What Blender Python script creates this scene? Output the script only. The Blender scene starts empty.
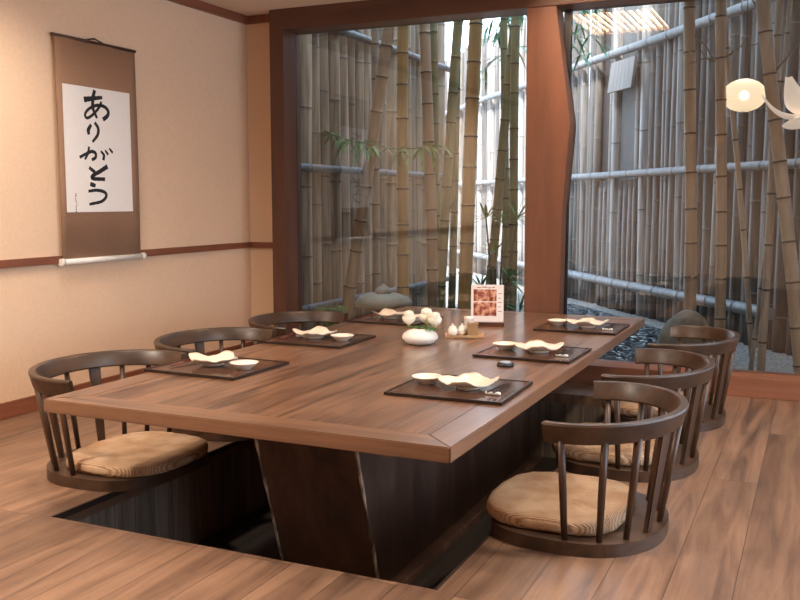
import bpy, bmesh, math, random
from mathutils import Vector, Matrix
PI = math.pi
rnd = random.Random(7)
S = bpy.context.scene
COL = S.collection

# ------------------------------------------------------------------ materials
def lin(c):
    return tuple(((v/255)/12.92 if v/255 <= .04045 else ((v/255+.055)/1.055)**2.4) for v in c) + (1,)

def newmat(name):
    m = bpy.data.materials.new(name); m.use_nodes = True
    nt = m.node_tree
    return m, nt, nt.nodes['Principled BSDF']

def N(nt, t, **kw):
    n = nt.nodes.new(t)
    for k, v in kw.items(): setattr(n, k, v)
    return n

def ramp(nt, fac, stops):
    r = N(nt, 'ShaderNodeValToRGB')
    el = r.color_ramp.elements
    while len(el) < len(stops): el.new(.5)
    for e, (p, c) in zip(el, stops): e.position = p; e.color = lin(c)
    nt.links.new(fac, r.inputs['Fac'])
    return r

def bump(nt, b, h, strength, dist=.01):
    bp = N(nt, 'ShaderNodeBump'); bp.inputs['Strength'].default_value = strength; bp.inputs['Distance'].default_value = dist
    nt.links.new(h, bp.inputs['Height']); nt.links.new(bp.outputs['Normal'], b.inputs['Normal'])

def plain(name, c, rough=.6, noise=.06, scale=40, metal=0, bstr=0, spec=.5):
    m, nt, b = newmat(name)
    tc = N(nt, 'ShaderNodeTexCoord'); nz = N(nt, 'ShaderNodeTexNoise')
    nz.inputs['Scale'].default_value = scale; nz.inputs['Detail'].default_value = 4
    nt.links.new(tc.outputs['Object'], nz.inputs['Vector'])
    f = lambda k: tuple(max(0, min(255, v*k)) for v in c)
    r = ramp(nt, nz.outputs['Fac'], [(.3, f(1-noise)), (.7, f(1+noise))])
    nt.links.new(r.outputs['Color'], b.inputs['Base Color'])
    b.inputs['Roughness'].default_value = rough; b.inputs['Metallic'].default_value = metal
    b.inputs['Specular IOR Level'].default_value = spec
    if bstr: bump(nt, b, nz.outputs['Fac'], bstr)
    return m

def wood(name, stops, axis='Y', scale=9, stretch=14, rough=.45, bstr=.12, coat=0, spec=.5, rand=0):
    m, nt, b = newmat(name)
    tc = N(nt, 'ShaderNodeTexCoord'); mp = N(nt, 'ShaderNodeMapping')
    s = [scale]*3; s['XYZ'.index(axis)] = scale/stretch
    mp.inputs['Scale'].default_value = s
    nt.links.new(tc.outputs['Object'], mp.inputs['Vector'])
    nz = N(nt, 'ShaderNodeTexNoise'); nz.inputs['Scale'].default_value = 1.0
    nz.inputs['Detail'].default_value = 7; nz.inputs['Roughness'].default_value = .62; nz.inputs['Distortion'].default_value = .6
    nt.links.new(mp.outputs['Vector'], nz.inputs['Vector'])
    fac = nz.outputs['Fac']
    r = ramp(nt, fac, stops)
    out = r.outputs['Color']
    if rand:
        oi = N(nt, 'ShaderNodeObjectInfo'); hs = N(nt, 'ShaderNodeHueSaturation')
        mr = N(nt, 'ShaderNodeMapRange'); mr.inputs['To Min'].default_value = 1-rand; mr.inputs['To Max'].default_value = 1+rand
        nt.links.new(oi.outputs['Random'], mr.inputs['Value']); nt.links.new(mr.outputs['Result'], hs.inputs['Value'])
        nt.links.new(out, hs.inputs['Color']); out = hs.outputs['Color']
    nt.links.new(out, b.inputs['Base Color'])
    b.inputs['Roughness'].default_value = rough
    b.inputs['Specular IOR Level'].default_value = spec
    if coat: b.inputs['Coat Weight'].default_value = coat; b.inputs['Coat Roughness'].default_value = .25
    bump(nt, b, fac, bstr)
    return m

def planks(name, w, l, stops, rough, bstr=.15, seam=(40, 26, 20), axis='Y', tint=.16, blot=0, coat=0, grain=(.9, 13)):
    """boards running along Y (or Z) as surface pattern, each with its own tint"""
    m, nt, b = newmat(name)
    tc = N(nt, 'ShaderNodeTexCoord'); sep = N(nt, 'ShaderNodeSeparateXYZ'); cmb = N(nt, 'ShaderNodeCombineXYZ')
    nt.links.new(tc.outputs['Object'], sep.inputs['Vector'])
    if axis == 'Y':
        nt.links.new(sep.outputs['Y'], cmb.inputs['X']); nt.links.new(sep.outputs['X'], cmb.inputs['Y'])
    else:
        ad = N(nt, 'ShaderNodeMath', operation='ADD')
        nt.links.new(sep.outputs['X'], ad.inputs[0]); nt.links.new(sep.outputs['Y'], ad.inputs[1])
        nt.links.new(sep.outputs['Z'], cmb.inputs['X']); nt.links.new(ad.outputs[0], cmb.inputs['Y'])
    br = N(nt, 'ShaderNodeTexBrick'); br.offset = .37
    br.inputs['Scale'].default_value = 1; br.inputs['Brick Width'].default_value = l; br.inputs['Row Height'].default_value = w
    br.inputs['Mortar Size'].default_value = .0014; br.inputs['Mortar Smooth'].default_value = .2; br.inputs['Bias'].default_value = 0
    br.inputs['Color1'].default_value = (0, 0, 0, 1); br.inputs['Color2'].default_value = (1, 1, 1, 1); br.inputs['Mortar'].default_value = (.5, .5, .5, 1)
    nt.links.new(cmb.outputs[0], br.inputs['Vector'])
    # grain, shifted per board
    off = N(nt, 'ShaderNodeVectorMath', operation='MULTIPLY_ADD')
    off.inputs[1].default_value = (9, 9, 9)
    nt.links.new(br.outputs['Color'], off.inputs[0]); nt.links.new(cmb.outputs[0], off.inputs[2])
    mp = N(nt, 'ShaderNodeMapping'); mp.inputs['Scale'].default_value = (*grain, 1)
    nt.links.new(off.outputs[0], mp.inputs['Vector'])
    nz = N(nt, 'ShaderNodeTexNoise'); nz.inputs['Scale'].default_value = 1; nz.inputs['Detail'].default_value = 8
    nz.inputs['Roughness'].default_value = .62; nz.inputs['Distortion'].default_value = .9
    nt.links.new(mp.outputs['Vector'], nz.inputs['Vector'])
    r = ramp(nt, nz.outputs['Fac'], stops)
    hs = N(nt, 'ShaderNodeHueSaturation'); mr = N(nt, 'ShaderNodeMapRange')
    mr.inputs['To Min'].default_value = 1-tint; mr.inputs['To Max'].default_value = 1+tint
    nt.links.new(br.outputs['Color'], mr.inputs['Value']); nt.links.new(mr.outputs['Result'], hs.inputs['Value'])
    src = r.outputs['Color']
    if blot:                                    # broad darker figure in the boards
        m3 = N(nt, 'ShaderNodeMapping'); m3.inputs['Scale'].default_value = (1.1, 4.5, 1); nt.links.new(off.outputs[0], m3.inputs['Vector'])
        n3 = N(nt, 'ShaderNodeTexNoise'); n3.inputs['Scale'].default_value = 1; n3.inputs['Detail'].default_value = 5; n3.inputs['Distortion'].default_value = 1.2
        nt.links.new(m3.outputs[0], n3.inputs['Vector'])
        r3 = ramp(nt, n3.outputs['Fac'], [(.36, (140, 132, 130)), (.56, (255, 255, 255))])
        mb = N(nt, 'ShaderNodeMix', data_type='RGBA', blend_type='MULTIPLY'); mb.inputs[0].default_value = blot
        nt.links.new(src, mb.inputs[6]); nt.links.new(r3.outputs['Color'], mb.inputs[7]); src = mb.outputs[2]
    if coat: b.inputs['Coat Weight'].default_value = coat; b.inputs['Coat Roughness'].default_value = .18
    nt.links.new(src, hs.inputs['Color'])
    mx = N(nt, 'ShaderNodeMix', data_type='RGBA'); mx.inputs[7].default_value = lin(seam)
    nt.links.new(br.outputs['Fac'], mx.inputs[0]); nt.links.new(hs.outputs['Color'], mx.inputs[6])
    nt.links.new(mx.outputs[2], b.inputs['Base Color'])
    b.inputs['Roughness'].default_value = rough
    bump(nt, b, nz.outputs['Fac'], bstr)
    return m

def emis(name, c, strength):
    m, nt, b = newmat(name)
    b.inputs['Base Color'].default_value = lin(c); b.inputs['Emission Color'].default_value = lin(c)
    b.inputs['Emission Strength'].default_value = strength; b.inputs['Roughness'].default_value = .8
    return m

M = {}
M['plaster'] = plain('plaster', (226, 194, 163), .9, .015, 60, bstr=.05)
M['ceiling'] = plain('ceiling_paint', (228, 204, 180), .9, .012, 50)
M['facade'] = plain('facade_plaster', (190, 180, 168), .9, .03, 20)
M['trimwood'] = wood('trim_wood', [(.3, (112, 64, 44)), (.7, (146, 88, 62))], 'Y', 12, 14, .45)
M['framewood'] = wood('frame_wood', [(.28, (74, 45, 33)), (.72, (104, 66, 48))], 'Z', 7, 12, .42)
M['framewood_x'] = wood('frame_wood_level', [(.28, (74, 45, 33)), (.72, (104, 66, 48))], 'X', 7, 12, .42)
M['postwood'] = wood('post_wood', [(.28, (94, 59, 42)), (.72, (122, 78, 57))], 'Z', 6, 9, .45)
M['sillwood'] = wood('sill_wood', [(.28, (124, 76, 52)), (.72, (158, 100, 72))], 'X', 7, 12, .42)
M['floor'] = planks('floor_planks', .185, 2.4, [(.28, (80, 60, 49)), (.44, (124, 93, 73)), (.6, (146, 112, 88)), (.78, (102, 77, 62))], .34, seam=(58, 42, 34), blot=.35)
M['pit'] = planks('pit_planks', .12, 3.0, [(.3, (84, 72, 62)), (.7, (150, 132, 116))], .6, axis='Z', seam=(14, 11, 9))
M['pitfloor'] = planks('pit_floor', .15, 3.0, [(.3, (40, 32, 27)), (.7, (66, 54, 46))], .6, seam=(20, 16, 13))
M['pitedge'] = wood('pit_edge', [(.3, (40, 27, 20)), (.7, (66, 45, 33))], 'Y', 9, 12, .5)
tb = [(.25, (104, 64, 42)), (.42, (150, 98, 66)), (.58, (164, 110, 76)), (.76, (122, 78, 53))]
M['tabletop'] = planks('table_top_wood', .30, 6.0, [(.31, (62, 43, 33)), (.44, (112, 80, 61)), (.55, (138, 101, 77)), (.68, (80, 57, 44))], .28, bstr=.05, seam=(84, 58, 44), tint=.06, blot=.5, coat=.5, grain=(1.1, 24))
M['edge_y'] = wood('table_edge_wood', [(.27, (68, 46, 35)), (.44, (116, 83, 62)), (.58, (134, 97, 73)), (.75, (86, 61, 46))], 'Y', 11, 14, .28, .06, coat=.7)
M['edge_x'] = wood('table_edge_wood_cross', [(.27, (68, 46, 35)), (.44, (116, 83, 62)), (.58, (134, 97, 73)), (.75, (86, 61, 46))], 'X', 11, 14, .28, .06, coat=.7)
M['pedestal'] = wood('pedestal_wood', [(.3, (58, 40, 31)), (.55, (90, 64, 50)), (.75, (118, 86, 68))], 'Z', 7, 5, .5)
M['worn'] = wood('worn_edge', [(.42, (90, 70, 56)), (.62, (216, 196, 170))], 'Z', 22, 4, .6)
M['chair'] = wood('chair_wood', [(.3, (44, 30, 21)), (.7, (80, 56, 39))], 'Y', 14, 6, .38, .06, coat=.05)
M['chair_z'] = wood('chair_wood_upright', [(.3, (46, 31, 22)), (.7, (84, 58, 41))], 'Z', 14, 6, .35, .06)
M['tray'] = wood('tray_lacquer', [(.3, (62, 42, 33)), (.7, (92, 64, 50))], 'X', 20, 12, .16, .03)
M['tray_rim'] = plain('tray_rim', (38, 24, 18), .3, .08, 60)
M['cream'] = plain('cream_glaze', (222, 204, 184), .35, .04, 30)
M['dishwhite'] = plain('pale_glaze', (224, 211, 196), .3, .03, 30)
M['white'] = plain('white_ceramic', (232, 228, 220), .3, .015, 30)
M['offwhite'] = plain('petal_white', (238, 234, 218), .7, .04, 60)
M['petal_heart'] = plain('petal_heart', (226, 202, 122), .7, .06, 80)
M['leafgreen'] = plain('cut_leaf', (84, 126, 56), .5, .2, 60)
M['stickdark'] = plain('dark_lacquer_stick', (34, 22, 18), .25, .1, 60)
M['stickred'] = plain('red_lacquer_stick', (104, 46, 32), .25, .1, 60)
M['blond'] = wood('blond_wood', [(.3, (176, 138, 100)), (.7, (202, 166, 126))], 'X', 26, 8, .5)
M['tan'] = wood('tan_wood', [(.3, (140, 108, 74)), (.7, (168, 134, 96))], 'Z', 30, 8, .5)
M['darkblock'] = wood('dark_block', [(.3, (64, 34, 22)), (.7, (92, 54, 36))], 'X', 26, 8, .4)
M['black'] = plain('black_plastic', (22, 23, 28), .35, .08, 60)
M['button'] = plain('button_grey', (168, 178, 192), .3, .04, 60)
M['paper'] = plain('scroll_paper', (236, 230, 224), .85, .01, 90)
M['scroll'] = plain('scroll_silk', (156, 120, 94), .8, .05, 160, bstr=.1)
M['ink'] = plain('ink', (24, 24, 26), .7, .2, 40)
M['rod'] = plain('dark_rod', (70, 44, 32), .5, .1, 60)
M['card'] = plain('card_white', (234, 222, 216), .5, .01, 40)
M['cardgrey'] = plain('card_print', (150, 120, 110), .6, .1, 90)
M['stone'] = plain('garden_stone', (146, 142, 132), .9, .16, 9, bstr=.5)
M['stonegreen'] = plain('mossy_stone', (142, 140, 122), .9, .18, 7, bstr=.5)
M['boulder'] = plain('brown_boulder', (112, 100, 82), .85, .25, 6, bstr=.5)
M['gravel'] = plain('garden_gravel', (118, 112, 104), .95, .35, 46, bstr=.8)
M['curb'] = plain('curb_stone', (128, 126, 124), .9, .15, 14, bstr=.3)
M['leaf'] = plain('bamboo_leaf', (104, 136, 62), .5, .3, 20)
M['leafteal'] = plain('teal_leaf', (84, 148, 106), .5, .3, 20)  # teal green is the foliage's own colour
M['palm'] = plain('palm_leaf', (70, 128, 66), .45, .3, 20)
M['twig'] = plain('twig_bark', (96, 84, 66), .8, .2, 40)
M['node'] = plain('bamboo_node', (58, 46, 36), .8, .2, 60)
M['fencenode'] = plain('weathered_node', (104, 94, 84), .8, .2, 60)
M['insetpanel'] = plain('inset_panel', (86, 86, 84), .8, .1, 6)
M['slotshade'] = plain('slot_shade_sheet', (48, 44, 42), .8, .1, 20)  # dark colour stands in for the shade in the fence slot
M['cord'] = plain('dark_cord', (40, 36, 34), .8, .1, 60)
M['culm_yellow'] = wood('culm_yellow', [(.3, (148, 118, 70)), (.7, (186, 154, 98))], 'Z', 14, 8, .4, .05)
M['culm_brown'] = wood('culm_brown', [(.3, (132, 110, 88)), (.7, (174, 148, 120))], 'Z', 14, 8, .45, .05)
M['culm_olive'] = wood('culm_olive', [(.3, (96, 98, 66)), (.7, (136, 134, 92))], 'Z', 14, 8, .45, .05)
M['culm_grey'] = wood('culm_grey', [(.3, (118, 104, 90)), (.7, (164, 148, 128))], 'Z', 14, 8, .5, .05)
M['rail'] = wood('weathered_rail', [(.3, (92, 92, 92)), (.7, (126, 126, 126))], 'Z', 14, 8, .5, .05)
M['slat'] = wood('pale_slat', [(.3, (206, 172, 130)), (.7, (232, 204, 166))], 'Y', 20, 12, .5, .04)

def fence_mat(name, stops, ground):
    m, nt, b = newmat(name)
    tc = N(nt, 'ShaderNodeTexCoord'); mp = N(nt, 'ShaderNodeMapping'); mp.inputs['Scale'].default_value = (30, 30, 1.6)
    nt.links.new(tc.outputs['Object'], mp.inputs['Vector'])
    oi = N(nt, 'ShaderNodeObjectInfo')
    ad = N(nt, 'ShaderNodeVectorMath', operation='ADD')
    sc = N(nt, 'ShaderNodeMath', operation='MULTIPLY'); sc.inputs[1].default_value = 37
    nt.links.new(oi.outputs['Random'], sc.inputs[0])
    nt.links.new(mp.outputs['Vector'], ad.inputs[0]); nt.links.new(sc.outputs[0], ad.inputs[1])
    nz = N(nt, 'ShaderNodeTexNoise'); nz.inputs['Scale'].default_value = 1; nz.inputs['Detail'].default_value = 6
    nt.links.new(ad.outputs[0], nz.inputs['Vector'])
    r = ramp(nt, oi.outputs['Random'], stops)
    r2 = ramp(nt, nz.outputs['Fac'], [(.32, (120, 112, 104)), (.6, (255, 255, 255))])
    mx = N(nt, 'ShaderNodeMix', data_type='RGBA', blend_type='MULTIPLY'); mx.inputs[0].default_value = .75
    nt.links.new(r.outputs['Color'], mx.inputs[6]); nt.links.new(r2.outputs['Color'], mx.inputs[7])
    nt.links.new(mx.outputs[2], b.inputs['Base Color'])
    b.inputs['Roughness'].default_value = .55
    bump(nt, b, nz.outputs['Fac'], .2)
    return m
M['pole_brown'] = fence_mat('fence_pole_brown', [(0, (150, 126, 102)), (.3, (196, 168, 138)), (.6, (172, 152, 128)), (.85, (136, 120, 102)), (1, (204, 182, 154))], 0)
M['pole_grey'] = fence_mat('fence_pole_grey', [(0, (58, 54, 50)), (.14, (96, 90, 84)), (.3, (140, 130, 122)), (.42, (70, 62, 56)), (.6, (168, 162, 156)), (.75, (108, 98, 88)), (.87, (64, 60, 56)), (1, (146, 130, 114))], 0)

def straw_mat():
    m, nt, b = newmat('woven_straw')
    tc = N(nt, 'ShaderNodeTexCoord')
    sep = N(nt, 'ShaderNodeSeparateXYZ'); nt.links.new(tc.outputs['Object'], sep.inputs[0])
    # cords turn a quarter at the diagonals, as on a rush seat
    ax = N(nt, 'ShaderNodeMath', operation='ABSOLUTE'); ay = N(nt, 'ShaderNodeMath', operation='ABSOLUTE')
    sx = N(nt, 'ShaderNodeMath', operation='ADD'); sx.inputs[1].default_value = .07
    nt.links.new(sep.outputs['X'], sx.inputs[0]); nt.links.new(sx.outputs[0], ax.inputs[0]); nt.links.new(sep.outputs['Y'], ay.inputs[0])
    gt = N(nt, 'ShaderNodeMath', operation='GREATER_THAN'); nt.links.new(ax.outputs[0], gt.inputs[0]); nt.links.new(ay.outputs[0], gt.inputs[1])
    ws = []
    for d in ('X', 'Y'):
        w_ = N(nt, 'ShaderNodeTexWave', bands_direction=d); w_.inputs['Scale'].default_value = 52; w_.inputs['Distortion'].default_value = 2.6
        w_.inputs['Detail'].default_value = 3; w_.inputs['Detail Scale'].default_value = 2.2
        nt.links.new(tc.outputs['Object'], w_.inputs['Vector']); ws.append(w_)
    mv = N(nt, 'ShaderNodeMix', data_type='FLOAT')
    nt.links.new(gt.outputs[0], mv.inputs[0]); nt.links.new(ws[1].outputs['Fac'], mv.inputs[2]); nt.links.new(ws[0].outputs['Fac'], mv.inputs[3])
    class _O: outputs = {'Fac': mv.outputs[0]}
    nz = _O
    big = N(nt, 'ShaderNodeTexNoise'); big.inputs['Scale'].default_value = 9; nt.links.new(tc.outputs['Object'], big.inputs['Vector'])
    r = ramp(nt, nz.outputs['Fac'], [(.05, (158, 127, 98)), (.4, (184, 153, 122)), (.9, (202, 173, 142))])
    r2 = ramp(nt, big.outputs['Fac'], [(.35, (214, 186, 160)), (.65, (255, 250, 244))])
    mx = N(nt, 'ShaderNodeMix', data_type='RGBA', blend_type='MULTIPLY'); mx.inputs[0].default_value = .8
    nt.links.new(r.outputs['Color'], mx.inputs[6]); nt.links.new(r2.outputs['Color'], mx.inputs[7])
    nt.links.new(mx.outputs[2], b.inputs['Base Color'])
    b.inputs['Roughness'].default_value = .75
    bump(nt, b, nz.outputs['Fac'], .6, .004)
    return m
M['straw'] = straw_mat()

def glass_mat():
    m, nt, b = newmat('window_glass')
    out = nt.nodes['Material Output']; nt.nodes.remove(b)
    tr = N(nt, 'ShaderNodeBsdfTransparent'); tr.inputs['Color'].default_value = (.97, .985, .99, 1)
    gl = N(nt, 'ShaderNodeBsdfGlossy'); gl.inputs['Roughness'].default_value = .0
    fr = N(nt, 'ShaderNodeFresnel'); fr.inputs['IOR'].default_value = 1.55
    mu = N(nt, 'ShaderNodeMath', operation='MULTIPLY'); mu.inputs[1].default_value = 1.6; mu.use_clamp = True
    nt.links.new(fr.outputs[0], mu.inputs[0])
    mx = N(nt, 'ShaderNodeMixShader')
    nt.links.new(mu.outputs[0], mx.inputs[0]); nt.links.new(tr.outputs[0], mx.inputs[1]); nt.links.new(gl.outputs[0], mx.inputs[2])
    nt.links.new(mx.outputs[0], out.inputs['Surface'])
    return m
M['glass'] = glass_mat()

def water_mat():
    m, nt, b = newmat('pond_water')
    tc = N(nt, 'ShaderNodeTexCoord'); nz = N(nt, 'ShaderNodeTexNoise')
    nz.inputs['Scale'].default_value = 9; nz.inputs['Detail'].default_value = 2; nz.inputs['Distortion'].default_value = .8
    nt.links.new(tc.outputs['Object'], nz.inputs['Vector'])
    b.inputs['Base Color'].default_value = lin((34, 52, 60)); b.inputs['Roughness'].default_value = .04
    b.inputs['Specular IOR Level'].default_value = 1.0
    bump(nt, b, nz.outputs['Fac'], 1.0, .35)
    return m
M['water'] = water_mat()

def picture_mat():
    m, nt, b = newmat('printed_dishes')
    tc = N(nt, 'ShaderNodeTexCoord'); vo = N(nt, 'ShaderNodeTexVoronoi'); vo.inputs['Scale'].default_value = 30
    nz = N(nt, 'ShaderNodeTexNoise'); nz.inputs['Scale'].default_value = 34; nz.inputs['Detail'].default_value = 3
    nt.links.new(tc.outputs['Object'], vo.inputs['Vector']); nt.links.new(tc.outputs['Object'], nz.inputs['Vector'])
    r = ramp(nt, nz.outputs['Fac'], [(.3, (52, 24, 18)), (.45, (142, 70, 50)), (.58, (206, 150, 122)), (.75, (240, 210, 190))])
    nt.links.new(r.outputs['Color'], b.inputs['Base Color']); b.inputs['Roughness'].default_value = .4
    return m
M['picture'] = picture_mat()

def translucent(name, c, em, estr):
    m, nt, b = newmat(name)
    b.inputs['Base Color'].default_value = lin(c); b.inputs['Roughness'].default_value = .8
    b.inputs['Emission Color'].default_value = lin(em); b.inputs['Emission Strength'].default_value = estr
    return m
def lantern_mat():
    m, nt, b = newmat('lantern_paper'); out = nt.nodes['Material Output']; nt.nodes.remove(b)
    tr = N(nt, 'ShaderNodeBsdfTranslucent'); tr.inputs['Color'].default_value = lin((240, 226, 204))
    df = N(nt, 'ShaderNodeBsdfDiffuse'); df.inputs['Color'].default_value = lin((240, 226, 204))
    tp = N(nt, 'ShaderNodeBsdfTransparent'); m1 = N(nt, 'ShaderNodeMixShader'); m2 = N(nt, 'ShaderNodeMixShader')
    m1.inputs[0].default_value = .4; m2.inputs[0].default_value = .14
    nt.links.new(tr.outputs[0], m1.inputs[1]); nt.links.new(df.outputs[0], m1.inputs[2])
    nt.links.new(m1.outputs[0], m2.inputs[1]); nt.links.new(tp.outputs[0], m2.inputs[2]); nt.links.new(m2.outputs[0], out.inputs['Surface'])
    return m
M['lantern'] = lantern_mat()
M['lanternhot'] = translucent('lantern_bulb', (255, 240, 216), (255, 236, 206), 12)
M['petal_lamp'] = translucent('lamp_petal', (236, 226, 214), (255, 226, 200), .42)
M['diffuser'] = emis('lamp_diffuser', (255, 232, 204), 24.0)

# ------------------------------------------------------------------ mesh helpers
def box(bm, lo, hi, mi=0, bev=0):
    x0, y0, z0 = lo; x1, y1, z1 = hi
    v = [bm.verts.new(p) for p in ((x0,y0,z0),(x1,y0,z0),(x1,y1,z0),(x0,y1,z0),(x0,y0,z1),(x1,y0,z1),(x1,y1,z1),(x0,y1,z1))]
    fs = [bm.faces.new([v[i] for i in q]) for q in ((0,3,2,1),(4,5,6,7),(0,1,5,4),(1,2,6,5),(2,3,7,6),(3,0,4,7))]
    for f in fs: f.material_index = mi
    if bev:
        es = list({e for f in fs for e in f.edges})
        bmesh.ops.bevel(bm, geom=es, offset=bev, segments=2, affect='EDGES', profile=.7)

def prism(bm, pts, z0, z1, bev=0, seg=2):
    a = [bm.verts.new((x, y, z0)) for x, y in pts]; b = [bm.verts.new((x, y, z1)) for x, y in pts]
    n = len(pts)
    fs = [bm.faces.new(a[::-1]), bm.faces.new(b)]
    for i in range(n): fs.append(bm.faces.new((a[i], a[(i+1) % n], b[(i+1) % n], b[i])))
    if bev:
        es = list(fs[0].edges)+list(fs[1].edges)
        bmesh.ops.bevel(bm, geom=es, offset=bev, segments=seg, affect='EDGES')

def hexa(bm, b4, t4, mi=0):
    v = [bm.verts.new(p) for p in list(b4)+list(t4)]
    for q in ((0,3,2,1),(4,5,6,7),(0,1,5,4),(1,2,6,5),(2,3,7,6),(3,0,4,7)):
        bm.faces.new([v[i] for i in q]).material_index = mi

def frame_of(d):
    d = d.normalized(); u = Vector((0,0,1)) if abs(d.z) < .9 else Vector((1,0,0))
    a = d.cross(u).normalized(); return a, d.cross(a).normalized()

def tube(bm, pts, radii, n=10, mats=None, cap=True, sx=1, sy=1):
    pts = [Vector(p) for p in pts]; rings = []
    if not isinstance(radii, (list, tuple)): radii = [radii]*len(pts)
    pa = None
    for i, p in enumerate(pts):
        d = (pts[min(i+1, len(pts)-1)]-pts[max(i-1, 0)])
        if pa is None: a, b = frame_of(d)
        else:
            dn = d.normalized(); a = (pa-dn*pa.dot(dn)).normalized(); b = dn.cross(a).normalized()
        pa = a
        rings.append([bm.verts.new(p+a*math.cos(2*PI*k/n)*radii[i]*sx+b*math.sin(2*PI*k/n)*radii[i]*sy) for k in range(n)])
    for i in range(len(rings)-1):
        for k in range(n):
            f = bm.faces.new((rings[i][k], rings[i][(k+1) % n], rings[i+1][(k+1) % n], rings[i+1][k]))
            f.smooth = True
            if mats: f.material_index = mats[i]
    if cap:
        for r in (rings[0], rings[-1]):
            try: bm.faces.new(r)
            except ValueError: pass
    return rings

def lathe(bm, prof, n=32, loc=(0,0,0), squash=(1,1), mi=0):
    rings = []
    for r, z in prof:
        if r < 1e-5: rings.append([bm.verts.new((loc[0], loc[1], loc[2]+z))])
        else: rings.append([bm.verts.new((loc[0]+r*math.cos(2*PI*k/n)*squash[0], loc[1]+r*math.sin(2*PI*k/n)*squash[1], loc[2]+z)) for k in range(n)])
    for i in range(len(rings)-1):
        A, B = rings[i], rings[i+1]
        for k in range(n):
            k2 = (k+1) % n
            if len(A) == 1 and len(B) == 1: continue
            q = (A[0], B[k], B[k2]) if len(A) == 1 else ((A[k], A[k2], B[0]) if len(B) == 1 else (A[k], A[k2], B[k2], B[k]))
            f = bm.faces.new(q); f.smooth = True; f.material_index = mi

def polar_shell(bm, R, ztop, t, n=48, m=8):
    """a dish: R(theta) outline, ztop(s, theta) upper surface (s 0..1), thickness t"""
    def sheet(dz, rs):
        c = bm.verts.new((0, 0, ztop(0, 0)+dz)); rows = []
        for i in range(1, m+1):
            s = i/m
            rows.append([bm.verts.new((R(th)*s*rs*math.cos(th), R(th)*s*rs*math.sin(th), ztop(s, th)+dz)) for th in (2*PI*k/n for k in range(n))])
        return c, rows
    c1, r1 = sheet(0, 1); c2, r2 = sheet(-t, .985)
    for c, rows, fl in ((c1, r1, False), (c2, r2, True)):
        for k in range(n):
            k2 = (k+1) % n
            q = (c, rows[0][k], rows[0][k2]); f = bm.faces.new(q[::-1] if fl else q); f.smooth = True
            for i in range(m-1):
                q = (rows[i][k], rows[i+1][k], rows[i+1][k2], rows[i][k2]); f = bm.faces.new(q[::-1] if fl else q); f.smooth = True
    for k in range(n):
        k2 = (k+1) % n
        bm.faces.new((r1[-1][k], r2[-1][k], r2[-1][k2], r1[-1][k2])).smooth = True

def obj(name, bm, mats, parent=None, loc=None, rot=None, smooth=None):
    me = bpy.data.meshes.new(name)
    bmesh.ops.recalc_face_normals(bm, faces=bm.faces)
    bm.to_mesh(me); bm.free()
    for m in (mats if isinstance(mats, (list, tuple)) else [mats]): me.materials.append(m)
    if smooth is not None:
        for p in me.polygons: p.use_smooth = True
        try: me.set_sharp_from_angle(angle=math.radians(smooth))
        except Exception: pass
    o = bpy.data.objects.new(name, me); COL.objects.link(o)
    if parent: o.parent = parent
    if loc is not None: o.location = loc
    if rot is not None: o.rotation_euler = rot
    return o

def tag(o, label, cat, group=None, kind=None):
    o['label'] = label; o['category'] = cat
    if group: o['group'] = group
    if kind: o['kind'] = kind
    return o

def thing(name, loc, label, cat, group=None, rotz=0):
    o = bpy.data.objects.new(name, None); COL.objects.link(o); o.empty_display_size = .1
    o.location = loc; o.rotation_euler = (0, 0, rotz)
    return tag(o, label, cat, group)

def structure(o):
    o['kind'] = 'structure'; return o

def struct_empty(name):
    o = bpy.data.objects.new(name, None); COL.objects.link(o); return structure(o)

def dup(root, loc, rotz, label, group=None):
    r = root.copy(); COL.objects.link(r); r.location = loc; r.rotation_euler = (0, 0, rotz); r['label'] = label
    if group: r['group'] = group
    for ch in list(root.children):
        c = ch.copy(); COL.objects.link(c); c.parent = r
        for g in list(ch.children):
            d = g.copy(); COL.objects.link(d); d.parent = c
    return r

# ------------------------------------------------------------------ room shell
XL, XR, YB, YF, ZC = -3.89, 2.1, -1.2, 5.80, 2.48
PX0, PX1, PY0, PY1, PZ = -2.51, -.985, 2.42, 5.30, -.40     # sunken leg well
bm = bmesh.new()
box(bm, (XL, YB, -.06), (XR, PY0, 0)); box(bm, (XL, PY1, -.06), (XR, YF+.1, 0))
box(bm, (XL, PY0, -.06), (PX0, PY1, 0)); box(bm, (PX1, PY0, -.06), (XR, PY1, 0))
structure(obj('floor', bm, M['floor']))
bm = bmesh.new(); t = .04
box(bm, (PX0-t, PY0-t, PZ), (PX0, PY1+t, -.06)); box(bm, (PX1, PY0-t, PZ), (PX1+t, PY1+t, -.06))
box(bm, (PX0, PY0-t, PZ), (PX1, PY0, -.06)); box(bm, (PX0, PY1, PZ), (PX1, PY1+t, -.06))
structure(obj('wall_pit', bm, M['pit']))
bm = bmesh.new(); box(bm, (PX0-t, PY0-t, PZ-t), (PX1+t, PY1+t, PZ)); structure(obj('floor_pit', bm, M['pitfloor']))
# dark lip round the well, flush with the boards
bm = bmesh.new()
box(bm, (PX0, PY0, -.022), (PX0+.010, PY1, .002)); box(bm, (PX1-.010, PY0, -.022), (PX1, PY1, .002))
structure(obj('trim_1', bm, M['pitedge']))

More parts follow.
